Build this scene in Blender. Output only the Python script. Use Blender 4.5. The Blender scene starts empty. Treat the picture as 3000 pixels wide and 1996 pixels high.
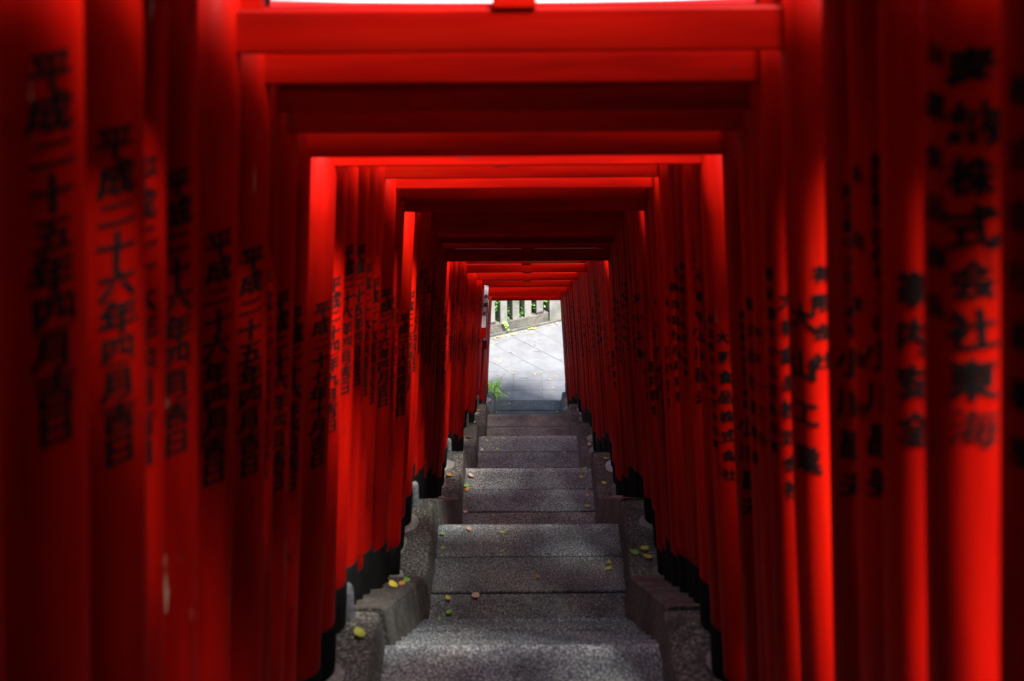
import bpy, bmesh, math, random
from mathutils import Vector, Matrix
R = math.radians
random.seed(7)
sc = bpy.context.scene
C = sc.collection

# ------------------------------------------------------------------ camera
EYE = 12.86                                   # eye height above the plaza (z = 0)
cam_d = bpy.data.cameras.new('camera')
cam_d.sensor_width = 36.0
cam_d.lens = 45.15
cam_d.shift_x = -0.0134
cam_d.shift_y = -0.3131
cam_d.clip_start = 0.05
cam_d.clip_end = 2000
cam_d.dof.use_dof = True
cam_d.dof.focus_distance = 17.5
cam_d.dof.aperture_fstop = 2.3
cam_d.dof.aperture_blades = 0
cam = bpy.data.objects.new('camera', cam_d)
C.objects.link(cam)
cam.matrix_world = Matrix.Translation((0, 0, EYE)) @ Matrix.Rotation(R(90 - 11.6), 4, 'X') @ Matrix.Rotation(-0.006, 4, 'Z')
sc.camera = cam

# ------------------------------------------------------------------ sky and sun
SUN_DIR = Vector((0.33, -0.41, 0.85)).normalized()   # towards the sun: high, behind and right of the viewer
w = bpy.data.worlds.new('World')
sc.world = w
w.use_nodes = True
wn = w.node_tree
sky = wn.nodes.new('ShaderNodeTexSky')
sky.sky_type = 'NISHITA'
sky.sun_disc = False
sky.sun_elevation = math.asin(SUN_DIR.z)
sky.sun_rotation = math.atan2(SUN_DIR.x, SUN_DIR.y)
sky.air_density = 1.0
sky.dust_density = 4.0
sky.ozone_density = 1.0
bg = wn.nodes['Background']
bg.inputs['Strength'].default_value = 0.05
wn.links.new(sky.outputs['Color'], bg.inputs['Color'])
sd = bpy.data.lights.new('sun', 'SUN')
sd.energy = 2.5
sd.angle = R(15)
sd.color = (1.0, 0.96, 0.9)
sun = bpy.data.objects.new('sun', sd)
C.objects.link(sun)
sun.rotation_euler = SUN_DIR.to_track_quat('Z', 'Y').to_euler()

sc.view_settings.view_transform = 'Standard'
sc.view_settings.look = 'None'
sc.view_settings.gamma = 1.0
sc.view_settings.exposure = 2.9
sc.render.engine = 'CYCLES'
sc.cycles.use_denoising = True
sc.cycles.max_bounces = 8
sc.cycles.diffuse_bounces = 2

# ------------------------------------------------------------------ materials
def new_mat(name):
    m = bpy.data.materials.new(name)
    m.use_nodes = True
    nt = m.node_tree
    b = nt.nodes['Principled BSDF']
    return m, nt, b
def N(nt, t, **kw):
    n = nt.nodes.new(t)
    for k, v in kw.items():
        if k in n.inputs: n.inputs[k].default_value = v
        else: setattr(n, k, v)
    return n
def L(nt, a, b): nt.links.new(a, b)
def ramp(nt, stops):
    r = nt.nodes.new('ShaderNodeValToRGB')
    el = r.color_ramp.elements
    while len(el) < len(stops): el.new(0.5)
    for e, (p, c) in zip(el, stops):
        e.position = p
        e.color = c if len(c) == 4 else (*c, 1)
    return r
def mixc(nt, fac, a, b, mode='MIX'):
    n = nt.nodes.new('ShaderNodeMix'); n.data_type = 'RGBA'; n.blend_type = mode
    for s, i in ((fac, 0), (a, 6), (b, 7)):
        if hasattr(s, 'is_linked') or isinstance(s, bpy.types.NodeSocket): nt.links.new(s, n.inputs[i])
        elif i == 0: n.inputs[0].default_value = s
        else: n.inputs[i].default_value = s if len(s) == 4 else (*s, 1)
    return n.outputs[2]
def coords(nt, scale, rnd=True):
    tc = nt.nodes.new('ShaderNodeTexCoord')
    mp = nt.nodes.new('ShaderNodeMapping')
    mp.inputs['Scale'].default_value = scale
    if rnd:
        oi = nt.nodes.new('ShaderNodeObjectInfo')
        ml = nt.nodes.new('ShaderNodeMath'); ml.operation = 'MULTIPLY'; ml.inputs[1].default_value = 91.7
        L(nt, oi.outputs['Random'], ml.inputs[0])
        L(nt, ml.outputs[0], mp.inputs['Location'])
    L(nt, tc.outputs['Object'], mp.inputs['Vector'])
    return mp.outputs[0]

def paint_mat(name, long_axis):
    m, nt, b = new_mat(name)
    def sc_(a, c): return (c, a, a) if long_axis == 'X' else (a, a, c)
    n1 = N(nt, 'ShaderNodeTexNoise', Scale=1.0, Detail=4.0); L(nt, coords(nt, sc_(9, 1.0)), n1.inputs['Vector'])
    r1 = ramp(nt, [(0.3, (0.22, 0.0018, 0.0008)), (0.52, (0.43, 0.004, 0.0012)), (0.78, (0.56, 0.010, 0.0022))])
    L(nt, n1.outputs['Fac'], r1.inputs[0])
    oi = nt.nodes.new('ShaderNodeObjectInfo')
    r0 = ramp(nt, [(0.0, (0.66, 0.62, 0.6)), (0.5, (0.92, 0.9, 0.9)), (1.0, (1.12, 1.2, 1.2))]); L(nt, oi.outputs['Random'], r0.inputs[0])
    c1 = mixc(nt, 1.0, r1.outputs[0], r0.outputs[0], 'MULTIPLY')
    # knots and grime spots
    n2 = N(nt, 'ShaderNodeTexNoise', Scale=1.0, Detail=2.0); L(nt, coords(nt, sc_(11, 5)), n2.inputs['Vector'])
    r2 = ramp(nt, [(0.69, (0, 0, 0)), (0.74, (1, 1, 1))]); L(nt, n2.outputs['Fac'], r2.inputs[0])
    c2 = mixc(nt, r2.outputs[0], c1, (0.20, 0.006, 0.004))
    # flaked paint showing pale wood, in long thin runs
    n3 = N(nt, 'ShaderNodeTexNoise', Scale=1.0, Detail=5.0, Roughness=0.6); L(nt, coords(nt, sc_(22, 1.6)), n3.inputs['Vector'])
    r3 = ramp(nt, [(0.70 if long_axis == 'Z' else 0.76, (0, 0, 0)), (0.72 if long_axis == 'Z' else 0.78, (1, 1, 1))]); L(nt, n3.outputs['Fac'], r3.inputs[0])
    c3 = mixc(nt, r3.outputs[0], c2, (0.38, 0.26, 0.17))
    L(nt, c3, b.inputs['Base Color'])
    n4 = N(nt, 'ShaderNodeTexNoise', Scale=1.0, Detail=6.0); L(nt, coords(nt, sc_(60, 4)), n4.inputs['Vector'])
    rr = ramp(nt, [(0.3, (0.42,) * 3), (0.7, (0.62,) * 3)]); L(nt, n4.outputs['Fac'], rr.inputs[0])
    L(nt, rr.outputs[0], b.inputs['Roughness'])
    b.inputs['Specular IOR Level'].default_value = 0.05
    bp = N(nt, 'ShaderNodeBump', Strength=0.25, Distance=0.004); L(nt, n4.outputs['Fac'], bp.inputs['Height'])
    L(nt, bp.outputs[0], b.inputs['Normal'])
    return m
M_PILLAR = paint_mat('vermilion_paint_upright', 'Z')
M_BEAM = paint_mat('vermilion_paint_beam', 'X')

def plain(name, col, rough=0.6, noise=0.0, scale=20.0):
    m, nt, b = new_mat(name)
    b.inputs['Roughness'].default_value = rough
    if noise:
        n = N(nt, 'ShaderNodeTexNoise', Scale=scale, Detail=4.0); L(nt, coords(nt, (1, 1, 1)), n.inputs['Vector'])
        lo = tuple(c * (1 - noise) for c in col); hi = tuple(min(1, c * (1 + noise)) for c in col)
        r = ramp(nt, [(0.3, lo), (0.7, hi)]); L(nt, n.outputs['Fac'], r.inputs[0])
        L(nt, r.outputs[0], b.inputs['Base Color'])
    else:
        b.inputs['Base Color'].default_value = (*col, 1)
    return m
M_BLACK = plain('black_sleeve_paint', (0.0035, 0.0035, 0.0035), 0.7, 0.4, 12)
M_BLACK.node_tree.nodes['Principled BSDF'].inputs['Specular IOR Level'].default_value = 0.15
M_INK = plain('black_ink', (0.005, 0.004, 0.004), 0.7, 0.5, 30)
M_INK.node_tree.nodes['Principled BSDF'].inputs['Specular IOR Level'].default_value = 0.15
M_WHITE = plain('white_board_paint', (0.78, 0.74, 0.80), 0.5, 0.04, 8)
M_STRAP = plain('dark_iron_strap', (0.05, 0.032, 0.045), 0.5, 0.3, 20)
M_PIPE = plain('weathered_grey_concrete', (0.13, 0.135, 0.15), 0.7, 0.6, 35)

def stone_mat(name, lo, mid, hi, brown=(0.13, 0.09, 0.065), brown_amt=0.6, fine=170.0, rough=0.75, moss=None, stain=0.5, bump=0.3, tone=0.0, edge=0.0):
    m, nt, b = new_mat(name)
    v = coords(nt, (1, 1, 1))
    n1 = N(nt, 'ShaderNodeTexNoise', Scale=fine, Detail=3.0, Roughness=0.7); L(nt, v, n1.inputs['Vector'])
    r1 = ramp(nt, [(0.33, lo), (0.5, mid), (0.68, hi)]); L(nt, n1.outputs['Fac'], r1.inputs[0])
    n2 = N(nt, 'ShaderNodeTexNoise', Scale=2.6, Detail=5.0, Roughness=0.65); L(nt, v, n2.inputs['Vector'])
    r2 = ramp(nt, [(0.35, (1 - stain,) * 3), (0.62, (1.12,) * 3)]); L(nt, n2.outputs['Fac'], r2.inputs[0])
    c = mixc(nt, 1.0, r1.outputs[0], r2.outputs[0], 'MULTIPLY')
    if tone:
        oi = nt.nodes.new('ShaderNodeObjectInfo')
        rt_ = ramp(nt, [(0.0, (1 - tone,) * 3), (1.0, (1 + tone,) * 3)]); L(nt, oi.outputs['Random'], rt_.inputs[0])
        c = mixc(nt, 1.0, c, rt_.outputs[0], 'MULTIPLY')
    if edge:                                         # pale highlight painted along the front edge
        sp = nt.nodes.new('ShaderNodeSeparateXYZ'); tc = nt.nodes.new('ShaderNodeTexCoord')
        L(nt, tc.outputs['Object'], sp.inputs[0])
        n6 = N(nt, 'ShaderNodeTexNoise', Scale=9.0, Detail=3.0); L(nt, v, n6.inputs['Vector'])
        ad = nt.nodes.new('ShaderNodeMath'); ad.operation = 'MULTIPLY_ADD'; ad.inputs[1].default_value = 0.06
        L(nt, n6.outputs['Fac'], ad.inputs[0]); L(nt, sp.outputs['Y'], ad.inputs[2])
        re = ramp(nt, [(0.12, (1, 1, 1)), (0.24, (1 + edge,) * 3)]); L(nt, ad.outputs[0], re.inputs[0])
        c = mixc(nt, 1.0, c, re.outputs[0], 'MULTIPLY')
    if brown_amt:
        n3 = N(nt, 'ShaderNodeTexNoise', Scale=1.3, Detail=4.0); L(nt, v, n3.inputs['Vector'])
        r3 = ramp(nt, [(0.45, (0, 0, 0)), (0.75, (brown_amt,) * 3)]); L(nt, n3.outputs['Fac'], r3.inputs[0])
        cb = mixc(nt, 1.0, c, tuple(x * 7.5 for x in brown), 'MULTIPLY')
        c = mixc(nt, r3.outputs[0], c, cb)
    if moss:
        n5 = N(nt, 'ShaderNodeTexNoise', Scale=7.0, Detail=6.0, Roughness=0.7); L(nt, v, n5.inputs['Vector'])
        r5 = ramp(nt, [(0.52, (0, 0, 0)), (0.7, (0.8,) * 3)]); L(nt, n5.outputs['Fac'], r5.inputs[0])
        c = mixc(nt, r5.outputs[0], c, moss)
    L(nt, c, b.inputs['Base Color'])
    b.inputs['Roughness'].default_value = rough
    n4 = N(nt, 'ShaderNodeTexNoise', Scale=fine * 0.6, Detail=4.0); L(nt, v, n4.inputs['Vector'])
    bp = N(nt, 'ShaderNodeBump', Strength=bump, Distance=0.006); L(nt, n4.outputs['Fac'], bp.inputs['Height'])
    L(nt, bp.outputs[0], b.inputs['Normal'])
    return m
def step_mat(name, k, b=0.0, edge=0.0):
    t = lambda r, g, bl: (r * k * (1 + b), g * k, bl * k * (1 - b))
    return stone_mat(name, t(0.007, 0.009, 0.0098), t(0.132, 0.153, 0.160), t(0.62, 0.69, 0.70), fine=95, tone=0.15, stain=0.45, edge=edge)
M_STEP = step_mat('granite_step', 0.9)
M_NOSE = step_mat('lit_granite_nosing', 0.95, 0.0, 0.75)  # light on the front of each landing, painted into the tone
M_DARK = step_mat('dark_granite', 0.42)  # darker tone for the lowest landing
M_BACK = step_mat('shaded_granite_slab', 0.72, 0.06)  # shade at the foot of each flight, painted into the tone
M_STEPB = stone_mat('brownish_granite_step', (0.025, 0.024, 0.022), (0.16, 0.15, 0.137), (0.52, 0.49, 0.46), fine=105, tone=0.15)
M_KERB = stone_mat('mossy_concrete_kerb', (0.010, 0.011, 0.009), (0.075, 0.078, 0.068), (0.36, 0.36, 0.32), fine=60, moss=(0.03, 0.03, 0.018), stain=0.65, bump=0.6)
M_PATCH = stone_mat('cement_patch', (0.16, 0.155, 0.14), (0.25, 0.245, 0.22), (0.36, 0.35, 0.32), fine=40, brown_amt=0.3, stain=0.3)
M_PATCHW = stone_mat('white_mortar_patch', (0.36, 0.36, 0.36), (0.46, 0.46, 0.47), (0.58, 0.58, 0.6), fine=40, brown_amt=0.0, stain=0.25)
M_PAVE = stone_mat('pale_granite_paving', (0.095, 0.099, 0.110), (0.125, 0.130, 0.142), (0.166, 0.172, 0.186), fine=120, brown_amt=0.0, stain=0.14, bump=0.08, rough=0.6)
M_FENCE = stone_mat('weathered_fence_stone', (0.11, 0.112, 0.108), (0.165, 0.168, 0.158), (0.225, 0.228, 0.212), fine=90, brown_amt=0.25, stain=0.35, moss=(0.13, 0.14, 0.08))
M_PLINTH = stone_mat('mossy_plinth_stone', (0.03, 0.031, 0.028), (0.09, 0.092, 0.085), (0.19, 0.19, 0.175), fine=60, brown_amt=0.3, stain=0.55, moss=(0.05, 0.055, 0.025))
M_JOINT = plain('black_dirt_in_joints', (0.012, 0.011, 0.009), 0.95, 0.3, 30)
M_GROUT = plain('dark_joint_mortar', (0.16, 0.16, 0.17), 0.9, 0.2, 30)
M_SOIL = plain('leafy_hillside_soil', (0.045, 0.04, 0.022), 0.95, 0.5, 6)
M_FAR = plain('far_pale_street_paving', (0.34, 0.34, 0.35), 0.9, 0.1, 0.3)
def leaf_mat(name, col, col2, trans=0.25):
    m, nt, b = new_mat(name)
    n = N(nt, 'ShaderNodeTexNoise', Scale=40.0, Detail=3.0); L(nt, coords(nt, (1, 1, 1)), n.inputs['Vector'])
    r = ramp(nt, [(0.35, col), (0.65, col2)]); L(nt, n.outputs['Fac'], r.inputs[0])
    L(nt, r.outputs[0], b.inputs['Base Color'])
    b.inputs['Roughness'].default_value = 0.5
    return m
LEAF = {
    'yellow': leaf_mat('yellow_leaf', (0.55, 0.42, 0.03), (0.62, 0.50, 0.06)),
    'orange': leaf_mat('orange_leaf', (0.55, 0.22, 0.03), (0.62, 0.32, 0.05)),
    'pink': leaf_mat('pinkish_tan_leaf', (0.62, 0.38, 0.27), (0.70, 0.50, 0.38)),
    'green': leaf_mat('green_leaf', (0.16, 0.40, 0.05), (0.26, 0.50, 0.08)),
    'lime': leaf_mat('yellow_green_leaf', (0.42, 0.50, 0.05), (0.52, 0.58, 0.09)),
    'pale': leaf_mat('pale_grey_green_leaf', (0.50, 0.56, 0.48), (0.62, 0.66, 0.58)),
    'brown': leaf_mat('brown_leaf', (0.16, 0.07, 0.025), (0.26, 0.12, 0.04)),
    'tan': leaf_mat('tan_leaf', (0.28, 0.20, 0.11), (0.40, 0.31, 0.19)),
}
M_BAMBOO = leaf_mat('bright_bamboo_leaf', (0.20, 0.42, 0.02), (0.32, 0.55, 0.05))
M_BAMSTEM = plain('bamboo_stem', (0.18, 0.26, 0.05), 0.5, 0.2, 20)
M_HEDGE = leaf_mat('hedge_leaf', (0.03, 0.10, 0.012), (0.09, 0.24, 0.03))
M_TWIG = plain('dry_twig', (0.07, 0.05, 0.035), 0.8)

# ------------------------------------------------------------------ object helpers
def link(name, me, mat, parent=None, loc=(0, 0, 0), rot=(0, 0, 0)):
    o = bpy.data.objects.new(name, me)
    C.objects.link(o)
    o.parent = parent
    o.location = loc
    o.rotation_euler = rot
    if mat is not None and not me.materials: me.materials.append(mat)
    return o
def empty(name, loc=(0, 0, 0), parent=None):
    o = bpy.data.objects.new(name, None)
    o.empty_display_size = 0.1
    C.objects.link(o); o.location = loc; o.parent = parent
    return o
def tag(o, label=None, cat=None, group=None, kind=None):
    for k, v in (('label', label), ('category', cat), ('group', group), ('kind', kind)):
        if v: o[k] = v
    return o
def to_mesh(bm, name, smooth=False):
    me = bpy.data.meshes.new(name)
    bm.normal_update()
    bm.to_mesh(me); bm.free()
    if smooth:
        for p in me.polygons: p.use_smooth = True
    return me
def rbox_bm(x0, x1, y0, y1, z0, z1, bev=0.006, seg=2):
    bm = bmesh.new()
    bmesh.ops.create_cube(bm, size=1.0)
    for v in bm.verts:
        v.co = Vector((x0 if v.co.x < 0 else x1, y0 if v.co.y < 0 else y1, z0 if v.co.z < 0 else z1))
    if bev: bmesh.ops.bevel(bm, geom=list(bm.edges), offset=bev, segments=seg, profile=0.5, affect='EDGES')
    return bm
def rbox(name, x0, x1, y0, y1, z0, z1, mat, parent=None, bev=0.006, seg=2, origin=None, jit=0.0):
    """box as its own object, with its origin at its own middle bottom"""
    o = origin or ((x0 + x1) / 2, (y0 + y1) / 2, z0)
    bm = rbox_bm(x0 - o[0], x1 - o[0], y0 - o[1], y1 - o[1], z0 - o[2], z1 - o[2], bev, seg)
    if jit:
        for v in bm.verts: v.co += Vector((0, random.uniform(-jit, jit), random.uniform(-jit, jit)))
    return link(name, to_mesh(bm, name), mat, parent, o)

# ------------------------------------------------------------------ the stair profile
# edge (nosing) of each landing: distance ahead of the viewer, height above the plaza
NOSE = [(-1.5, 12.00), (2.0, 10.36), (5.51, 8.63), (8.61, 7.27), (12.40, 5.46), (16.02, 3.78), (19.48, 2.21), (23.75, 0.18)]
LAND = 1.30
KH = 0.20
KSL = 0.62
SW = 0.655
def kerb_top(y):
    """height of the kerb's top at distance y"""
    for i, (ny, nz) in enumerate(NOSE):
        if y <= ny:
            if i == 0: return nz + KH
            py, pz = NOSE[i - 1]
            return max(nz + KH, pz + KH - KSL * (y - py))
    return NOSE[-1][1] + KH
def xc(y):                                    # the passage drifts a little to the left near the viewer
    return -0.035 * max(0.0, min(1.0, (8.0 - y) / 3.0))

stairs = tag(empty('stairs', (0, 0, 0)), kind='structure')
for i, (ny, nz) in enumerate(NOSE):
    sm = M_STEPB if i == 6 else M_STEP                # one landing is of a browner stone
    cx = xc(ny)
    # landing slabs, nosing first
    cuts = [ny, ny - 0.405, ny - 0.805, ny - LAND - 0.25]
    for a in range(3):
        y1, y0 = cuts[a], cuts[a + 1]
        sm_ = sm if i == 6 else M_DARK if i == 7 else (M_NOSE, M_STEP, M_BACK)[a]
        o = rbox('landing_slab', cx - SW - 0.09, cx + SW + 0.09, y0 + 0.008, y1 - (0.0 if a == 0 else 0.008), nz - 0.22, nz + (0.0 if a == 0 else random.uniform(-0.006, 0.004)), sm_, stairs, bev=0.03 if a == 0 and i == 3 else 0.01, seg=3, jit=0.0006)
        if a < 2: rbox('joint', cx - SW - 0.08, cx + SW + 0.08, y0 - 0.011, y0 + 0.011, nz - 0.15, nz - 0.0085, M_JOINT, stairs, bev=0)
    if i + 1 < len(NOSE):
        y2, z2 = NOSE[i + 1]
        n = max(2, round((nz - z2) / 0.178))
        rise = (nz - z2) / n
        run = (y2 - LAND - ny) / (n - 1)
        for s in range(1, n):
            ya = ny + (s - 1) * run
            rbox('step_slab', cx - SW - 0.09, cx + SW + 0.09, ya - 0.05, ya + run, nz - s * rise - 0.24, nz - s * rise + random.uniform(-0.003, 0.003), M_STEP, stairs, bev=0.014, seg=3, jit=0.0006)

# kerbs either side: flat blocks along the landings, sloping copings along the flights
def kerb_block(name, side, y0, y1, z0f, parent, mat, round_end=0.03):
    """long block between y0 and y1, top heights given by z0f(y); the inner face leans out"""
    bm = bmesh.new()
    prof = [(0.655, -0.26), (0.688, -0.012), (0.700, 0.0), (0.76, 0.004), (1.06, 0.004), (1.08, -0.30)]
    n = max(2, int((y1 - y0) / 0.12))
    rings = []
    for k in range(n + 1):
        y = y0 + (y1 - y0) * k / n
        zt = z0f(y)
        drop = 0.0
        if k == n: drop = round_end * 0.8
        cx = xc((y0 + y1) / 2)
        ring = []
        for j, (px, pz) in enumerate(prof):
            wob = random.uniform(-0.0035, 0.0035) if name == 'kerb_block' else random.uniform(-0.0008, 0.0008)
            ring.append(bm.verts.new((side * px + cx + wob, y, zt + pz + (0 if j in (0, 5) else -drop + wob))))
        rings.append(ring)
    if True:   # a soft shoulder just before the end
        k = n
        extra = []
        for j, (px, pz) in enumerate(prof):
            extra.append(bm.verts.new((side * px + xc((y0 + y1) / 2), y1 + round_end * 0.6, z0f(y1) + pz - (0 if j in (0, 5) else round_end * 2.2))))
        rings.append(extra)
    for a, b2 in zip(rings, rings[1:]):
        for j in range(len(prof) - 1):
            f = (a[j], a[j + 1], b2[j + 1], b2[j])
            bm.faces.new(f if side < 0 else f[::-1])
    for r_, flip in ((rings[0], False), (rings[-1], True)):
        try: bm.faces.new(r_ if flip == (side < 0) else r_[::-1])
        except ValueError: pass
    bmesh.ops.recalc_face_normals(bm, faces=bm.faces)
    ctr = Vector((side * 0.85, (y0 + y1) / 2, z0f((y0 + y1) / 2)))
    for v in bm.verts: v.co -= ctr
    return link(name, to_mesh(bm, name), mat, parent, ctr)
for side, nm in ((-1, 'kerb_left'), (1, 'kerb_right')):
    kr = tag(empty(nm), kind='structure')
    for i, (ny, nz) in enumerate(NOSE):
        if i > 0:
            py, pz = NOSE[i - 1]
            ymeet = py + (pz - nz) / KSL              # where the coping comes down to the block
            kerb_block('coping', side, py + 0.004, ymeet + 0.02, lambda y, py=py, pz=pz: pz + KH - KSL * (y - py) - 0.003, kr, M_KERB, 0.012)
        kerb_block('kerb_block', side, ny - LAND - 0.3, ny, lambda y, nz=nz: nz + KH, kr, M_KERB, 0.03)

# ------------------------------------------------------------------ lettering
_gl = {}
_fc = bpy.data.curves.new('lettering', 'FONT')
_fc.resolution_u = 2
_fo = bpy.data.objects.new('lettering', _fc)
C.objects.link(_fo)
def glyph(ch):
    """flat mesh of one brushed character in a unit cell, cut into strips so that it can bend"""
    if ch in _gl: return _gl[ch]
    _fc.body = ch
    me = None
    for off in (0.024, 0.016, 0.0):                # the heaviest stroke that still fills cleanly
        _fc.offset = off
        dg = bpy.context.evaluated_depsgraph_get(); dg.update()
        if me: bpy.data.meshes.remove(me)
        me = bpy.data.meshes.new_from_object(_fo.evaluated_get(dg))
        ar = sum(p.area for p in me.polygons)
        _fc.offset = 0.0
        dg = bpy.context.evaluated_depsgraph_get(); dg.update()
        m0 = bpy.data.meshes.new_from_object(_fo.evaluated_get(dg))
        a0 = sum(p.area for p in m0.polygons)
        bpy.data.meshes.remove(m0)
        if ar > a0 * (1 + off * 18): break
    bm = bmesh.new(); bm.from_mesh(me); bpy.data.meshes.remove(me)
    bmesh.ops.remove_doubles(bm, verts=bm.verts, dist=0.0005)
    for k in range(1, 8):
        bmesh.ops.bisect_plane(bm, geom=list(bm.verts) + list(bm.edges) + list(bm.faces), plane_co=(k / 8, 0, 0), plane_no=(1, 0, 0))
    vs = []
    rr = random.Random(ord(ch))
    for v in bm.verts:
        x = v.co.x - 0.5; y = v.co.y - 0.37
        # brush slant: strokes rise to the right, feet spread
        vs.append((x * (1 + 0.06 * (0.5 - y)) + 0.012 * math.sin(9 * y), y + 0.10 * x - 0.05 * x * x))
    fs = [[v.index for v in f.verts] for f in bm.faces]
    bm.free()
    _gl[ch] = (vs, fs)
    return _gl[ch]
def lettering_mesh(name, cols, rfun, ang0, flat=False, bowf=None):
    """cols: (text, cell size, sideways shift, height of the first cell's top, pitch)"""
    V, F = [], []
    for text, size, du, ztop, pitch in cols:
        z = ztop
        for ch in text:
            if ch != ' ':
                vs, fs = glyph(ch)
                zc = z - pitch / 2
                jx = random.uniform(-0.004, 0.004); js = size * random.uniform(0.93, 1.07)
                jr = random.uniform(-0.05, 0.05)
                for sx, sz, lift in ((0.0, 0.0, 0.0), (0.028, 0.012, 0.0005)):      # two passes of the brush
                  if flat and lift: continue
                  base = len(V)
                  for (x, y) in vs:
                    x, y = x - jr * y + sx, (y * 0.72 if ch == '二' else y * 0.94) + jr * x + sz
                    u = x * js + du + jx; zz = zc + y * js
                    if flat: V.append((u, -0.0015, zz))
                    else:
                        r = rfun(zz) + 0.0016 + lift
                        a = ang0 + u / r
                        V.append((r * math.cos(a) + (bowf(zz) if bowf else 0), r * math.sin(a), zz))
                  F += [[base + k for k in f] for f in fs]
            z -= pitch
    me = bpy.data.meshes.new(name)
    me.from_pydata(V, [], F)
    me.materials.append(M_INK)
    return me

DATES = ['平成二十六年四月吉日', '平成二十五年四月吉日', '平成二十六年四月吉日', '平成二十六年四月吉日', '平成二十六年四月吉日', '平成二十七年十月吉日', '平成二十四年九月吉日']
DONORS = [
    [('東京都中央区日本橋', 0.040, 0.012, 1.86, 0.042), ('小川昌夫', 0.088, 0.010, 1.47, 0.106)],
    [('東京都港区赤坂七丁目', 0.040, 0.010, 1.84, 0.040), ('小川昌美', 0.090, 0.008, 1.44, 0.102), ('永田町', 0.045, -0.052, 1.86, 0.15), ('会社', 0.045, -0.052, 1.42, 0.12)],
    [('奉納株式会社東海', 0.085, 0.03, 1.84, 0.092), ('海運食品商会', 0.052, -0.040, 1.86, 0.090)],
    [('株式会社商事部', 0.055, -0.030, 1.84, 0.092), ('横浜保険会社', 0.088, 0.045, 1.86, 0.115)],
    [('家内安全', 0.088, 0.012, 1.52, 0.100)],
    [('東京都千代田区永田町', 0.045, -0.034, 1.8, 0.06), ('大和食品株式会社', 0.060, 0.028, 1.75, 0.085)],
    [('有限会社', 0.055, 0.045, 1.8, 0.08), ('大山工業', 0.085, -0.014, 1.70, 0.135)],
    [('株式会社永和商事', 0.066, 0.02, 1.82, 0.088), ('赤坂一丁目', 0.045, -0.04, 1.72, 0.09)],
]

# ------------------------------------------------------------------ torii gates
# (distance, lintel underside height above the plaza)
LIN = [(-3.0, 14.40), (-2.7, 14.38), (-2.4, 14.36), (-2.1, 14.32), (-1.8, 14.26), (-1.45, 14.10), (-1.15, 13.95), (-0.85, 13.78), (-0.55, 13.62), (-0.25, 13.50), (0.06, 13.36), (0.36, 13.22), (0.68, 13.08), (0.98, 12.95), (1.30, 12.82),
       (1.58, 12.64), (1.76, 12.60), (2.12, 12.55), (2.42, 12.48), (2.62, 12.42), (2.84, 12.35),
       (3.17, 12.132), (3.49, 11.968), (3.75, 11.817), (3.96, 11.687), (4.22, 11.524), (4.77, 11.312),
       (6.34, 10.732), (6.72, 10.545), (6.98, 10.385), (7.20, 10.236),
       (9.21, 9.415), (9.51, 9.233), (9.81, 9.062), (10.06, 8.915), (10.36, 8.75), (10.63, 8.522),
       (14.30, 6.878), (16.95, 5.66), (19.2, 4.58), (20.55, 3.90), (22.1, 3.16), (23.66, 2.37)]
gates = []
for a, b in zip(LIN, LIN[1:]):
    gates.append((a[0], a[1], True))
    gap = b[0] - a[0]
    if gap < 0.6: continue
    first = 0.52 if a[0] in (7.20, 10.63) else 0.30
    n = int(round((gap - first) / (0.30 if a[0] < 12 else 0.35))) + 1
    for k in range(1, n):
        t = (first + (k - 1) * (gap - first) / (n - 1)) / gap
        y = a[0] + gap * t + random.uniform(-0.015, 0.015)
        # hidden behind the gate before it: the sight line under that gate, a little higher
        slope = (EYE - a[1]) / a[0]
        zs = EYE - slope * y + 0.03
        zl = a[1] + (b[1] - a[1]) * t
        z = max(zs, zl) if gap < 2.5 else max(zl + 0.01, min(zs, zl + 0.12))
        gates.append((y, z, False))
gates.append((*LIN[-1], True))
ORD = ['first', 'second', 'third', 'fourth', 'fifth', 'sixth', 'seventh', 'eighth', 'ninth', 'tenth', 'eleventh', 'twelfth', 'thirteenth', 'fourteenth', 'fifteenth', 'sixteenth', 'seventeenth', 'eighteenth', 'nineteenth']
TENS = {2: 'twent', 3: 'thirt', 4: 'fort', 5: 'fift', 6: 'sixt', 7: 'sevent', 8: 'eight', 9: 'ninet'}
def ordinal(n):
    if n < 20: return ORD[n - 1]
    t, u = divmod(n, 10)
    return TENS[t] + 'ieth' if u == 0 else TENS[t] + 'y-' + ORD[u - 1]

NSEG = 28
def beam_mesh(name, hx, d, h, curve=0.0, bev=0.005, nx=10):
    """beam along x, its underside at z = 0; ends lift by curve"""
    bm = rbox_bm(-hx, hx, -d / 2, d / 2, 0, h, bev, 1)
    if curve:
        for k in range(1, nx):
            bmesh.ops.bisect_plane(bm, geom=list(bm.verts) + list(bm.edges) + list(bm.faces), plane_co=(-hx + 2 * hx * k / nx, 0, 0), plane_no=(1, 0, 0))
        for v in bm.verts: v.co.z += curve * abs(v.co.x / hx) ** 2.5
    return to_mesh(bm, name)
ME_NUKI = [beam_mesh('tie_beam', 1.06, 0.055, 0.115, 0, 0.005), beam_mesh('tie_beam', 1.05, 0.06, 0.115, 0, 0.007)]
ME_SHIMA = beam_mesh('under_lintel', 1.14, 0.12, 0.075, 0.02)
ME_KASA = beam_mesh('top_lintel', 1.24, 0.215, 0.085, 0.045)
ME_KASW = beam_mesh('top_lintel', 1.26, 0.275, 0.085, 0.045)
ME_KASN = beam_mesh('top_lintel', 1.24, 0.13, 0.085, 0.045)
ME_STRUT = {g: beam_mesh('strut', 0.055, 0.075, g, 0, 0.003) for g in (0.04, 0.075, 0.12, 0.13)}
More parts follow.
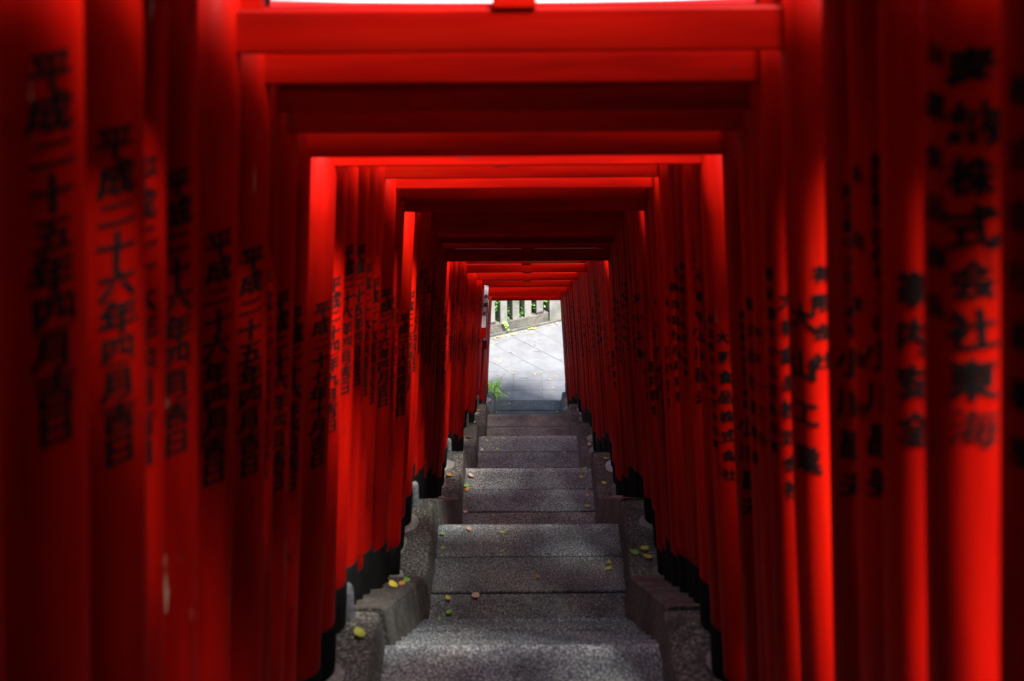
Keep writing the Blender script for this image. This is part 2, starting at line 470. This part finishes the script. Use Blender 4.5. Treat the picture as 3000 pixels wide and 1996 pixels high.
ME_WEDGE = beam_mesh('wedge', 0.045, 0.03, 0.028, 0, 0.003)
for me, mt in ((ME_NUKI[0], M_BEAM), (ME_NUKI[1], M_BEAM), (ME_SHIMA, M_BEAM), (ME_KASA, M_BEAM), (ME_KASW, M_BEAM), (ME_KASN, M_BEAM), (ME_WEDGE, M_BEAM)) + tuple((m_, M_BEAM) for m_ in ME_STRUT.values()):
    me.materials.append(mt)
_text_cache = {}
NG = len(gates)
NB = 15                                          # unseen gates over and behind the viewer, wide lintels keeping light out
gate_roots = []
for gi, (gy, gz, seen) in enumerate(gates):
    foot = kerb_top(gy)
    H = gz - foot                                     # to the tie beam's underside
    cx = xc(gy) + random.uniform(-0.006, 0.006)
    lean = 0.068 + random.uniform(-0.006, 0.006)
    if gy > 22.5: lean = 0.06
    rb, rt = 0.088, 0.078
    half_top = (0.685 if 3 < gy < 3.6 else 0.672 if gy > 21 else 0.705) + rt
    if gy > 18: cx -= 0.03 * min(1, (gy - 18) / 4)
    root = empty('torii_gate', (cx, gy, foot))
    n = gi + 1 - NB
    if n < 1: lab = 'vermilion wooden torii gate above the viewer, %s behind the nearest one in view' % ordinal(1 - n)
    elif n == 1: lab = 'nearest vermilion torii gate of the passage, half out of frame'
    elif gi == NG - 1: lab = 'last vermilion torii gate at the foot of the stairs, framing the plaza'
    elif NG - gi < 13: lab = 'vermilion wooden torii gate, %s counting back from the plaza end' % ordinal(NG - gi)
    else: lab = 'vermilion wooden torii gate over the stairs, %s counting from the viewer' % ordinal(n)
    tag(root, lab, 'torii gate', 'torii gates lining the stairs')
    gate_roots.append(root)
    gap = {3.17: 0.12, 3.49: 0.13, 3.75: 0.04}.get(gy, 0.075)   # tie beam to lintel
    top = H + 0.115 + gap
    for side in (-1, 1):
        xf = side * (half_top + lean * H)
        bm = bmesh.new()
        rings = []
        nz = 7
        bow = random.uniform(-0.006, 0.006)
        for k in range(nz + 1):
            t = k / nz
            z = -0.05 + (top + 0.05) * t
            r = rb + (rt - rb) * t
            rings.append([bm.verts.new((r * math.cos(2 * math.pi * s / NSEG) + bow * math.sin(math.pi * t), r * math.sin(2 * math.pi * s / NSEG), z)) for s in range(NSEG)])
        for a, b2 in zip(rings, rings[1:]):
            for s in range(NSEG): bm.faces.new((a[s], a[(s + 1) % NSEG], b2[(s + 1) % NSEG], b2[s]))
        bm.faces.new(rings[-1]); bm.faces.new(rings[0][::-1])
        me = to_mesh(bm, 'pillar', True)
        p = link('pillar', me, M_PILLAR, root, (xf, random.uniform(-0.008, 0.008), 0), (0, -side * lean, 0))
        # black sleeve round the foot
        sh = random.choice((0.21, 0.24, 0.26, 0.30))
        bm = bmesh.new()
        rr = rb + 0.006
        ri = [[bm.verts.new((q * math.cos(2 * math.pi * s / 20), q * math.sin(2 * math.pi * s / 20), z)) for s in range(20)] for q, z in ((rr, -0.06), (rr, sh - 0.004), (rr - 0.005, sh), (rb - 0.006, sh))]
        for a, b2 in zip(ri, ri[1:]):
            for s in range(20): bm.faces.new((a[s], a[(s + 1) % 20], b2[(s + 1) % 20], b2[s]))
        link('base_sleeve', to_mesh(bm, 'base_sleeve', True), M_BLACK, p)
        # brushed inscription on the uphill face
        hh = top + 0.05
        rf = lambda z, hh=hh: rb + (rt - rb) * (z + 0.05) / hh
        shift = random.uniform(-0.04, 0.04) + (0.0 if gy < 3 else -0.08 if gy < 4.3 else 0.03)
        a0 = R(-90 + (38 if side < 0 else -38))
        if side < 0:
            txt = DATES[gi % len(DATES)] if gy > 3 else '平成二十五年四月吉日' if 2.1 < gy < 2.2 else '平成二十六年四月吉日'
            cols = [(txt, 0.078, 0.0, 1.90 + shift * 0.6, 0.0715)]
        else:
            order = [7] * 14 + [2, 2, 3, 2, 4, 1, 0, 6, 5, 7]
            d = DONORS[order[gi] if gi < len(order) else (gi * 5 + gi // 7) % len(DONORS)]
            cols = [(t_, s_, du, z_ + 0.05 + shift, p_) for t_, s_, du, z_, p_ in d]
        link('inscription', lettering_mesh('inscription', cols, rf, a0, bowf=lambda z, hh=hh, bow=bow: bow * math.sin(math.pi * (z + 0.05) / hh)), None, p)
    tb = link('tie_beam', random.choice(ME_NUKI), None, root, (0, 0, H), (0, random.uniform(-0.003, 0.003), random.uniform(-0.004, 0.004)))
    for side in (-1, 1):
        link('wedge', ME_WEDGE, None, tb, (side * (half_top - rt - 0.02), 0, 0.1155))
    link('strut', ME_STRUT[gap], None, root, (random.uniform(-0.01, 0.01), 0, H + 0.115))
    link('under_lintel', ME_SHIMA, None, root, (0, 0, H + 0.115 + gap))
    slim = gy > 11 or 1.8 < gy < 7.5
    link('top_lintel', ME_KASN if slim else ME_KASW if gy < 1.6 else ME_KASA, None, root, (0, 0, H + 0.19 + gap))
    # mortar round the feet, on the kerb
    for side, ker in ((-1, 'kerb_left'), (1, 'kerb_right')):
        on_block = any(ny - LAND - 0.1 < gy - 0.15 and gy + 0.15 < ny for ny, nz in NOSE)
        if random.random() < 0.85 and gy > 3 and on_block:
            bm = bmesh.new()
            r0 = random.uniform(0.115, 0.17)
            m_ = 16
            x0 = cx + side * (half_top + lean * H)
            ph = random.uniform(0, 6)
            def zt(x, y): return kerb_top(y)
            ri = []
            for q, dz in ((1.0, -0.004), (0.93, 0.010), (0.5, 0.014)):
                ring = []
                for s in range(m_):
                    a = 2 * math.pi * s / m_
                    r = r0 * q * (1 + 0.16 * math.sin(2 * a + ph) + 0.10 * math.sin(3 * a + 2 * ph))
                    x = x0 + r * math.cos(a) ; y = gy + r * math.sin(a) * 0.9
                    ring.append(bm.verts.new((x, y, kerb_top(y) + dz)))
                ri.append(ring)
            for a, b2 in zip(ri, ri[1:]):
                for s in range(m_): bm.faces.new((a[s], a[(s + 1) % m_], b2[(s + 1) % m_], b2[s]))
            bm.faces.new(ri[-1])
            if max(abs(v.co.z - ri[0][0].co.z) for v in bm.verts) < 0.16:
                org = Vector((x0, gy, foot))
                for v in bm.verts: v.co -= org
                link('mortar_patch', to_mesh(bm, 'mortar_patch', True), M_PATCHW if side > 0 and random.random() < 0.55 else M_PATCH, bpy.data.objects[ker], org)
            else: bm.free()

# ------------------------------------------------------------------ small round-headed posts on the left kerb
def post_mesh(h=0.185, r=0.03):
    bm = bmesh.new()
    prof = [(r * 1.06, -0.03), (r, 0.0), (r, h * 0.72), (r * 0.96, h * 0.82), (r * 0.8, h * 0.92), (r * 0.5, h * 0.985), (r * 0.15, h)]
    ri = [[bm.verts.new((q * math.cos(2 * math.pi * s / 18), q * math.sin(2 * math.pi * s / 18), z)) for s in range(18)] for q, z in prof]
    for a, b2 in zip(ri, ri[1:]):
        for s in range(18): bm.faces.new((a[s], a[(s + 1) % 18], b2[(s + 1) % 18], b2[s]))
    bm.faces.new(ri[-1]); bm.faces.new(ri[0][::-1])
    return to_mesh(bm, 'kerb_post', True)
ME_POST = post_mesh()
POSTL = {2: 'nearest', 3: 'second nearest', 4: 'third', 5: 'fourth', 6: 'fifth', 7: 'last'}
for i, (ny, nz) in enumerate(NOSE):
    if i < 2: continue
    o = link('kerb_post', ME_POST, M_PIPE, None, (-0.835 + xc(ny), ny - 0.075, nz + KH + 0.004))
    tag(o, {2: 'blurred grey round-headed post on the left kerb, nearest the viewer', 7: 'small grey round-headed post on the left kerb at the plaza end'}.get(i, 'small grey round-headed post on the left kerb, %s from the viewer' % POSTL[i]), 'post', 'round-headed posts on the kerb')
o = link('kerb_post', ME_POST, M_PIPE, None, (0.86, NOSE[3][0] - 0.2, NOSE[3][1] + KH + 0.004))
tag(o, 'small grey round-headed post on the right kerb beside black pillar feet', 'post', 'round-headed posts on the kerb')

# ------------------------------------------------------------------ name boards on the left pillars
def name_board(y, xt, ztop, zwhite, zbot, wid, text, size, pitch, label, lean):
    h = ztop - zbot
    root = empty('name_board', (xt - lean * h, y, zbot))
    root.rotation_euler = (0, lean, R(22))
    tag(root, label, 'name board', 'name boards on the left pillars')
    bm = rbox_bm(-wid / 2, wid / 2, -0.012, 0.012, 0, h, 0.003, 1)
    link('board', to_mesh(bm, 'board'), M_PILLAR, root)
    zw = zwhite - zbot
    bm = rbox_bm(-wid * 0.36, wid * 0.36, -0.017, -0.0125, zw, h - 0.02, 0.001, 1)
    pn = link('white_panel', to_mesh(bm, 'white_panel'), M_WHITE, root)
    link('lettering', lettering_mesh('lettering', [(text, size, 0.0, h - pitch * 0.9, pitch)], None, 0, True), None, pn, (0, -0.0165, 0))
name_board(18.25, -0.615, 5.03, 4.33, 4.16, 0.094, '畠嘉新', 0.075, 0.14, 'white panel on red board with three brushed characters, hung at the left pillars', 0.085)
name_board(19.55, -0.655, 4.22, 3.50, 3.34, 0.085, '奉納平成二十六年', 0.04, 0.062, 'narrow white and red board behind the larger name board, beside the exit', 0.07)

# ------------------------------------------------------------------ plaza
plaza = link('plaza', to_mesh(rbox_bm(-14, 14, 23.70, 40, -0.3, -0.018, 0), 'plaza'), M_GROUT)
tag(plaza, kind='structure')
def clip_poly(poly, a, b, c):
    """keep the part where a*x + b*y >= c"""
    out = []
    for i in range(len(poly)):
        p, q = poly[i], poly[(i + 1) % len(poly)]
        dp, dq = a * p[0] + b * p[1] - c, a * q[0] + b * q[1] - c
        if dp >= 0: out.append(p)
        if (dp >= 0) != (dq >= 0):
            t = dp / (dp - dq)
            out.append((p[0] + (q[0] - p[0]) * t, p[1] + (q[1] - p[1]) * t))
    return out
def slab_poly(poly, z):
    if len(poly) < 3: return
    ar = sum(poly[i][0] * poly[(i + 1) % len(poly)][1] - poly[(i + 1) % len(poly)][0] * poly[i][1] for i in range(len(poly))) / 2
    if abs(ar) < 0.01: return
    if ar < 0: poly = poly[::-1]
    cx = sum(p[0] for p in poly) / len(poly); cy = sum(p[1] for p in poly) / len(poly)
    bm = bmesh.new()
    t = [bm.verts.new((x - cx, y - cy, z)) for x, y in poly]
    f = bm.faces.new(t)
    r = bmesh.ops.extrude_face_region(bm, geom=[f])
    for v in [e for e in r['geom'] if isinstance(e, bmesh.types.BMVert)]: v.co.z -= 0.06
    bmesh.ops.recalc_face_normals(bm, faces=bm.faces)
    link('paving_slab', to_mesh(bm, 'paving_slab'), M_PAVE, plaza, (cx, cy, 0))
G = 0.0035
FD = Vector((0.8926, 0.4508)); FN = Vector((0.4508, -0.8926)); F0 = Vector((-0.817, 27.00))   # fence line and its front
fc = -(FN.x * F0.x + FN.y * F0.y)
ROWS = [23.76, 24.09, 24.515, 24.938, 25.363]
for a, b in zip(ROWS, ROWS[1:]):
    for k in range(-4, 4):
        x0 = -0.302 + 0.598 * k
        slab_poly([(x0 + G, a + G), (x0 + 0.598 - G, a + G), (x0 + 0.598 - G, b - G), (x0 + G, b - G)], random.uniform(-0.0015, 0.0015))
sd_ = Vector((1, -1.15)).normalized(); pn_ = Vector((1.15, 1)).normalized()
for k in range(-5, 7):
    c0 = (26.64 + 0.88 * k) / 1.524
    off = random.uniform(0, 1.2) if k != 0 else 0.35
    for j in range(-4, 5):
        l0 = off + j * 1.21
        base = pn_ * c0 + sd_ * (-17.0)
        q = [base + pn_ * G + sd_ * (l0 + G), base + pn_ * G + sd_ * (l0 + 1.21 - G), base + pn_ * (0.577 - G) + sd_ * (l0 + 1.21 - G), base + pn_ * (0.577 - G) + sd_ * (l0 + G)]
        poly = [(v.x, v.y) for v in q]
        poly = clip_poly(poly, 0, 1, 25.363 + G)
        poly = clip_poly(poly, FN.x, FN.y, -fc + 0.004)
        poly = clip_poly(poly, 1, 0, -2.7); poly = clip_poly(poly, -1, 0, -2.7)
        slab_poly(poly, random.uniform(-0.0012, 0.0012))

# ------------------------------------------------------------------ stone fence across the plaza
fence = empty('stone_fence', (F0.x, F0.y, 0))
fence.rotation_euler = (0, 0, math.atan2(FD.y, FD.x))
tag(fence, 'pale stone post fence on a mossy plinth across the plaza', 'fence')
rbox('ledge', -3.2, 4.6, 0.0, 0.5, -0.1, 0.055, M_PLINTH, fence, 0.008)
for a, b in ((-3.1, -1.2), (-1.194, 0.302), (0.308, 1.485)):
    rbox('plinth', a, b, 0.045, 0.36, 0.05, 0.265, M_PLINTH, fence, 0.008)
rbox('corner_post', 1.50, 1.80, 0.02, 0.32, 0.05, 1.45, M_FENCE, fence, 0.008)
rbox('plinth', 1.82, 4.5, 0.045, 0.36, 0.05, 0.265, M_PLINTH, fence, 0.008)
xs = [0.26 + 0.307 * k for k in range(-9, 4)] + [2.0 + 0.307 * k for k in range(8)]
for k, x in enumerate(xs):
    pt = rbox('post', x, x + 0.172, 0.06, 0.27, 0.262, 1.18 + random.uniform(-0.006, 0.006), M_FENCE, fence, 0.007)
    if x > 1.1 and x < 1.3 or -0.1 < x < 0.1:
        bm = rbox_bm(-0.092, 0.092, -0.111, 0.111, 0.0, 0.066, 0.002, 1)
        link('foot_strap', to_mesh(bm, 'foot_strap'), M_STRAP, pt, (0, 0, 0.004))
rbox('rail', -3.0, 4.5, 0.10, 0.23, 1.02, 1.12, M_FENCE, fence, 0.006)

# hedge behind the fence
def leaf_cloud(name, mat, n, fn, size, seed, parent=None, loc=(0, 0, 0)):
    rr = random.Random(seed)
    V, F = [], []
    for _ in range(n):
        p = fn(rr)
        ax = Vector((rr.gauss(0, 1), rr.gauss(0, 1), rr.gauss(0, 0.6))).normalized()
        up = Vector((rr.gauss(0, 0.7), rr.gauss(0, 0.7), 1)).normalized()
        sd = ax.cross(up).normalized()
        l = size * rr.uniform(0.7, 1.3); wd = l * 0.28
        b = len(V)
        mid = ax.cross(sd) * l * 0.10
        V += [tuple(p), tuple(p + ax * l * 0.45 + sd * wd + mid), tuple(p + ax * l), tuple(p + ax * l * 0.45 - sd * wd + mid)]
        F += [(b, b + 1, b + 2), (b, b + 2, b + 3)]
    me = bpy.data.meshes.new(name); me.from_pydata(V, [], F)
    return link(name, me, mat, parent, loc)
hedge = empty('hedge', (0.2, 28.1, 0))
hedge.rotation_euler = (0, 0, math.atan2(FD.y, FD.x))
tag(hedge, 'leafy green hedge growing behind the stone post fence', 'hedge')
leaf_cloud('foliage', M_HEDGE, 15000, lambda r: Vector((r.uniform(-3.2, 3.4), max(-0.40, min(0.9, r.gauss(0.1, 0.35))), 0.05 + 1.5 * r.random())), 0.10, 3, hedge)
for k in range(9):
    x = -3 + 0.75 * k
    bm = bmesh.new()
    bmesh.ops.create_cone(bm, cap_ends=True, segments=7, radius1=0.025, radius2=0.01, depth=1.2)
    link('stem', to_mesh(bm, 'stem'), M_TWIG, hedge, (x, 0.2, 0.6), (random.uniform(-0.1, 0.1), random.uniform(-0.15, 0.15), 0))

# ------------------------------------------------------------------ ground, hillside
ground = link('ground', to_mesh(rbox_bm(-400, 400, 23.4, 900, -0.8, -0.305, 0), 'ground'), M_FAR)
tag(ground, kind='structure')
for side in (-1, 1):
    V, F = [], []
    ys = [-14 + 0.5 * k for k in range(0, 77)]
    xs_ = [1.07, 1.5, 2.0, 3.0, 4.5, 7, 11, 18, 30]
    rr = random.Random(5 + side)
    for y in ys:
        yy = min(y, 23.7)
        base = 12.15 - 0.474 * (yy + 1.5) if yy > -1.5 else 12.15
        base = max(0.0, base)
        hr = 4.2 - 3.8 * max(0.0, min(1.0, 1.6 - abs(y - 1.0) / 1.0))          # right bank added to block the sun, dipped to let a glow in
        open_ = 1.0 - 0.85 * max(0.0, min(1.0, (y - 8) / 9))
        for j, x in enumerate(xs_):
            up = (3.0 * min(1, (x - 1.07) / 0.85) + 0.3 * (x - 1.07)) if side < 0 else (hr * min(1, (x - 1.07) / 0.85) + 0.15 * (x - 1.07))  # both banks made steep and high to keep side light off the gates
            up *= (open_ if side < 0 else 1.0) * min(1.0, max(0.0, (24 - y) / 2))
            V.append((side * x, y, base + up - 0.05 + (rr.uniform(-0.05, 0.05) if j else 0)))
    nx = len(xs_)
    for a in range(len(ys) - 1):
        for j in range(nx - 1):
            f = (a * nx + j, a * nx + j + 1, (a + 1) * nx + j + 1, (a + 1) * nx + j)
            F.append(f if side > 0 else f[::-1])
    me = bpy.data.meshes.new('hillside_shade_bank'); me.from_pydata(V, [], F)
    o = link('hillside_shade_bank', me, M_SOIL)
    tag(o, kind='structure')

# ------------------------------------------------------------------ bamboo grass by the last gate, weed on the fence
def blade_mesh(l=0.15, wd=0.011, droop=0.35):
    bm = bmesh.new()
    n = 6; rows = []
    for k in range(n + 1):
        t = k / n
        wk = wd * math.sin(math.pi * min(1, 0.12 + 0.88 * t)) ** 0.8 if k < n else 0.0005
        x = l * t; z = 0.25 * l * t - droop * l * t * t
        rows.append((bm.verts.new((x, -wk, z + 0.15 * wk)), bm.verts.new((x, 0, z)), bm.verts.new((x, wk, z + 0.15 * wk))))
    for a, b in zip(rows, rows[1:]):
        for j in range(2): bm.faces.new((a[j], a[j + 1], b[j + 1], b[j]))
    return to_mesh(bm, 'leaf_blade', True)
ME_BLADE = [blade_mesh(0.15, 0.011, 0.35), blade_mesh(0.13, 0.010, 0.8), blade_mesh(0.17, 0.012, 0.6)]
bam = empty('bamboo_grass', (-0.76, 24.16, 0))
tag(bam, 'bright green bamboo grass beside the left foot of the last gate', 'plant')
rr = random.Random(21)
for k in range(15):
    bx, by = rr.uniform(-0.10, 0.16), rr.uniform(-0.10, 0.30)
    h = rr.uniform(0.12, 0.42); tx, ty = rr.uniform(-0.05, 0.16), rr.uniform(-0.1, 0.1)
    bm = bmesh.new()
    bmesh.ops.create_cone(bm, cap_ends=True, segments=6, radius1=0.004, radius2=0.0025, depth=1.0)
    dv = Vector((tx, ty, h))
    q = dv.to_track_quat('Z', 'Y')
    for v in bm.verts: v.co = q @ Vector((v.co.x, v.co.y, (v.co.z + 0.5) * dv.length))
    st = link('stem', to_mesh(bm, 'stem'), M_BAMSTEM, bam, (bx, by, 0))
    for j in range(rr.randint(5, 8)):
        t = rr.uniform(0.45, 1.0)
        link('leaf_blade', rr.choice(ME_BLADE), M_BAMBOO, st, tuple(dv * t), (rr.uniform(-0.4, 0.4), rr.uniform(-0.3, 0.5), rr.uniform(0, 6.28)))
weed = empty('fence_weed', (-0.50, 27.16, 0.27))
tag(weed, 'small green weed trailing down the joint of the fence plinth', 'plant')

# leaves lying about
def leaf_mesh(l, wd, curl, fold, n=6):
    bm = bmesh.new(); rows = []
    for k in range(n + 1):
        t = k / n
        wk = wd * (math.sin(math.pi * t ** 0.8)) ** 0.85 if 0 < k < n else 0.0008
        x = l * (t - 0.5)
        z = 0.004 + curl * (2 * t - 1) ** 2
        rows.append((bm.verts.new((x, -wk, z + fold * wk)), bm.verts.new((x, 0, z)), bm.verts.new((x, wk, z + fold * wk * 0.8))))
    for a, b in zip(rows, rows[1:]):
        for j in range(2): bm.faces.new((a[j], a[j + 1], b[j + 1], b[j]))
    s0 = rows[0][1]
    a = bm.verts.new((-l * 0.5 - l * 0.28, 0.002, s0.co.z + 0.004)); b = bm.verts.new((-l * 0.5 - l * 0.28, -0.001, s0.co.z + 0.004))
    bm.faces.new((s0, a, b))
    return to_mesh(bm, 'fallen_leaf', True)
LM = [leaf_mesh(0.062, 0.017, 0.010, 0.35), leaf_mesh(0.050, 0.020, 0.004, 0.2), leaf_mesh(0.056, 0.014, 0.016, 0.6), leaf_mesh(0.044, 0.018, 0.014, 0.5)]
_lm = {}
def leaf(x, y, z, col, label, size=1.0, var=None, group='fallen leaves on the stairs', tilt=0.25):
    v = random.randrange(4) if var is None else var
    key = (v, col)
    if key not in _lm:
        me = LM[v].copy(); me.materials.append(LEAF[col]); _lm[key] = me
    o = link('fallen_leaf', _lm[key], None, None, (x, y, z + 0.006 * size), (random.uniform(-tilt, tilt) * 0.5, random.uniform(-tilt, tilt) * 0.5, random.uniform(0, 6.28)))
    o.scale = (size,) * 3
    tag(o, label, 'leaf', group)
    return o
wm = {}
for k, (dx, dz) in enumerate(((-0.04, 0.02), (0.0, 0.03), (0.03, 0.0), (0.04, -0.05), (0.02, -0.10), (0.06, -0.16), (0.0, -0.04))):
    me = LM[1].copy(); me.materials.append(LEAF['green'])
    o = link('leaf_blade', me, None, weed, (dx, -0.03 + dx * 0.4, dz), (R(60) + random.uniform(-0.4, 0.4), random.uniform(-0.5, 0.5), random.uniform(-1, 1)))
    o.scale = (1.2,) * 3
Z = {k: NOSE[k + 1][1] for k in range(1, 7)}
LEAVES = [
    (6, -0.369, 23.595, 'lime', 1.0, 'small yellow-green leaf on the lowest dark step before the plaza'),
    (6, 0.594, 23.473, 'orange', 0.8, 'small orange leaf at the right end of the lowest step'),
    (6, 0.575, 23.255, 'green', 1.3, 'green leaf on the back right corner of the lowest landing'),
    (6, -0.62, 23.266, 'lime', 0.8, 'tiny yellow-green leaf on the back left corner of the lowest landing'),
    (5, 0.585, 19.222, 'brown', 1.2, 'rusty leaf at the right edge of the brownish landing'),
    (4, -0.605, 15.957, 'pink', 1.0, 'peach leaf at the left nosing of the middle landing'),
    (4, -0.551, 15.879, 'yellow', 0.9, 'yellow leaf right beside the peach leaf at the left nosing'),
    (4, -0.62, 15.64, 'pale', 1.1, 'pale grey-green leaf on the left end of a slab joint'),
    (4, -0.41, 15.645, 'yellow', 1.2, 'long yellow leaf lying on the slab joint left of centre'),
    (4, 0.478, 15.568, 'pink', 0.9, 'peach leaf on the right side of the middle landing'),
    (4, -0.635, 15.27, 'tan', 0.8, 'small tan leaf tucked in the left corner by the kerb'),
    (3, -0.596, 12.211, 'pink', 1.6, 'large pinkish leaf near the left end of the dark landing'),
    (3, -0.64, 12.036, 'green', 1.3, 'bright green leaf above the orange one by the left kerb'),
    (3, -0.63, 11.967, 'orange', 1.2, 'orange leaf just under the green one by the left kerb'),
    (3, -0.458, 12.028, 'brown', 0.9, 'small brown leaf on the joint of the dark landing'),
    (3, 0.598, 12.37, 'green', 0.9, 'small green leaf at the right nosing of the dark landing'),
    (3, 0.582, 12.312, 'yellow', 1.0, 'yellow leaf beside the small green one at the right nosing'),
    (3, 0.553, 12.191, 'yellow', 1.1, 'curled yellow leaf at the right end of the dark landing'),
    (3, 0.598, 11.967, 'orange', 0.7, 'tiny orange leaf at the right end of the slab joint'),
    (3, 0.602, 11.845, 'pink', 1.1, 'peach leaf close to the right kerb below the tiny orange leaf'),
    (3, 0.585, 11.666, 'lime', 1.1, 'flat greenish leaf near the right kerb, nearer than the peach leaf'),
    (3, -0.63, 11.575, 'pink', 1.1, 'salmon leaf against the left kerb behind the worn nosing'),
    (3, -0.349, 11.50, 'orange', 1.0, 'orange leaf at the back of the dark landing, left of centre'),
    (2, -0.439, 8.516, 'pink', 1.0, 'tan leaf on the worn rounded nosing, left of centre'),
    (2, -0.195, 8.478, 'lime', 0.8, 'lime leaf on the worn nosing, slightly left of centre'),
    (2, -0.63, 8.451, 'green', 1.0, 'green leaf at the left end of the worn nosing'),
    (2, -0.62, 8.288, 'lime', 0.9, 'lime leaf below the green one by the left kerb'),
    (2, -0.19, 8.247, 'lime', 0.8, 'small lime leaf on the slab joint under the worn nosing'),
    (2, 0.568, 8.111, 'lime', 0.9, 'upper of two yellow-green leaves near the right kerb'),
    (2, 0.555, 8.04, 'lime', 1.0, 'lower of two yellow-green leaves near the right kerb'),
    (2, 0.06, 7.954, 'orange', 0.9, 'orange leaf in the middle of the broad grey slab'),
    (2, -0.55, 7.72, 'yellow', 1.1, 'yellow leaf at the left of the near slab joint'),
    (2, -0.36, 7.747, 'pink', 1.4, 'large pale pink leaf on the near slab, left of centre'),
    (2, -0.60, 7.50, 'green', 1.0, 'blurred green leaf by the left kerb on the near flight'),
    (2, -0.53, 7.581, 'green', 1.1, 'blurred green leaf right of the other on the near flight'),
    (2, -0.207, 7.42, 'lime', 0.9, 'dull olive leaf on the near flight, left of centre'),
]
for k, x, y, col, s, lab in LEAVES: leaf(x, y, Z[k] + 0.003, col, lab, s * 0.95)
leaf(-0.79, 5.30, 8.83, 'lime', 'blurred yellow-green leaf on the nearest left kerb block', 1.5, 0)
leaf(-0.80, 6.75, kerb_top(6.75), 'yellow', 'yellow leaf on the left coping beside the round-headed post', 1.3, 0, tilt=0.1)
leaf(-0.77, 6.95, kerb_top(6.95), 'orange', 'orange leaf behind the yellow one on the left coping', 1.0, 1, tilt=0.1)
leaf(-0.77, 7.20, kerb_top(7.20), 'green', 'green leaf on the left coping close to the stacked kerb', 1.1, 1, tilt=0.1)
leaf(0.80, 7.95, 7.485, 'lime', 'large yellow-green leaf on the right kerb over the white mortar', 1.4, 1)
leaf(0.81, 7.86, 7.485, 'yellow', 'yellow leaf under the large one on the right kerb', 1.1, 0)
leaf(0.725, 7.92, 7.475, 'green', 'green leaf left of the large one on the right kerb', 1.2, 0)
leaf(0.80, 15.4, 3.985, 'pink', 'pink leaf on the right kerb beside the mortar', 1.4, 0)
leaf(-0.78, 15.6, 3.985, 'brown', 'rusty curled leaf on the left kerb of the middle landing', 1.6, 2)
leaf(-0.80, 19.2, 2.415, 'orange', 'orange curled leaf on the left kerb near the plaza', 1.6, 2)
leaf(-0.80, 11.9, 5.665, 'orange', 'dark orange leaf on the left kerb of the dark landing', 1.3, 1)
leaf(0.81, 12.2, 5.665, 'lime', 'thin yellow leaf at the far edge of the right kerb block', 1.3, 2)
leaf(0.76, 11.75, 5.665, 'lime', 'olive leaf flat on the right kerb of the dark landing', 1.2, 1)
PL = [(-0.799, 26.90), (-0.737, 26.93), (-0.739, 26.87), (-0.691, 26.98), (-0.639, 26.95), (-0.581, 27.01), (-0.56, 27.04), (-0.416, 27.06), (-0.37, 27.13), (-0.298, 27.12), (-0.259, 27.18), (-0.204, 27.22), (-0.125, 27.24), (-0.053, 27.252), (0.178, 27.41), (0.558, 27.60), (0.53, 27.58), (0.695, 27.66), (-0.33, 27.09), (-0.45, 27.03)]
CN = {'tan': 'tan', 'pink': 'pinkish', 'yellow': 'yellow', 'orange': 'orange', 'brown': 'brown', 'lime': 'yellow-green'}
for k, (x, y) in enumerate(sorted(PL)):
    col = random.choice(('tan', 'pink', 'tan', 'yellow', 'orange'))
    leaf(x, y, 0.002, col, 'small %s leaf drifted against the fence foot, %s from the left' % (CN[col], ordinal(k + 1)), random.uniform(0.8, 1.5), None, 'dry leaves along the fence', 0.6)
leaf(0.05, 27.36, 0.002, 'green', 'long green leaf at the foot of the fence plinth', 1.8, 0, 'dry leaves along the fence')
leaf(0.11, 27.39, 0.004, 'yellow', 'yellow leaf overlapping the long green leaf at the fence', 1.6, 0, 'dry leaves along the fence')
PL2 = [(0.106, 27.198), (0.301, 27.325), (0.277, 26.851), (0.724, 27.526), (0.159, 26.754), (0.158, 26.555), (-0.691, 26.667), (-0.789, 26.563), (-0.306, 26.358), (-0.735, 25.909), (-0.593, 25.779), (-0.546, 25.909), (-0.648, 25.996), (-0.371, 26.215), (-0.334, 26.162), (-0.629, 25.178), (-0.319, 25.232), (-0.478, 25.448), (0.298, 25.286), (0.376, 25.306), (0.157, 25.199), (0.46, 24.934), (0.267, 24.508), (0.515, 24.586), (0.602, 25.088)]
for k, (x, y) in enumerate(sorted(PL2, key=lambda p: p[1])):
    col = random.choice(('tan', 'brown', 'orange', 'tan', 'lime', 'pink'))
    leaf(x, y, 0.002, col, 'small %s stray leaf on the plaza paving, %s out from the stairs' % (CN[col], ordinal(k + 1)), random.uniform(0.6, 1.1), None, 'stray leaves on the plaza', 0.5)
# twigs on the plaza
for (x, y, l, a), lab in zip(((0.2, 26.27, 0.17, -0.15), (-0.09, 25.03, 0.18, 0.02), (-0.50, 25.22, 0.09, 1.9)), ('thin dry twig on the paving beyond the exit, right of centre', 'thin dry twig lying across the near paving row', 'short dry twig on the paving near the bamboo grass')):
    bm = bmesh.new()
    pts = [Vector((l * (t - 0.5), 0.012 * math.sin(5 * t), 0.005)) for t in (0, .25, .5, .75, 1)]
    rows = [[bm.verts.new(p + Vector((0, 0.003 * math.cos(q), 0.003 * math.sin(q)))) for q in (0, 1.57, 3.14, 4.71)] for p in pts]
    for a_, b_ in zip(rows, rows[1:]):
        for s in range(4): bm.faces.new((a_[s], a_[(s + 1) % 4], b_[(s + 1) % 4], b_[s]))
    o = link('twig', to_mesh(bm, 'twig'), M_TWIG, None, (x, y, 0.0), (0, 0, a))
    tag(o, lab, 'twig', 'twigs on the plaza')
bpy.data.objects.remove(_fo)
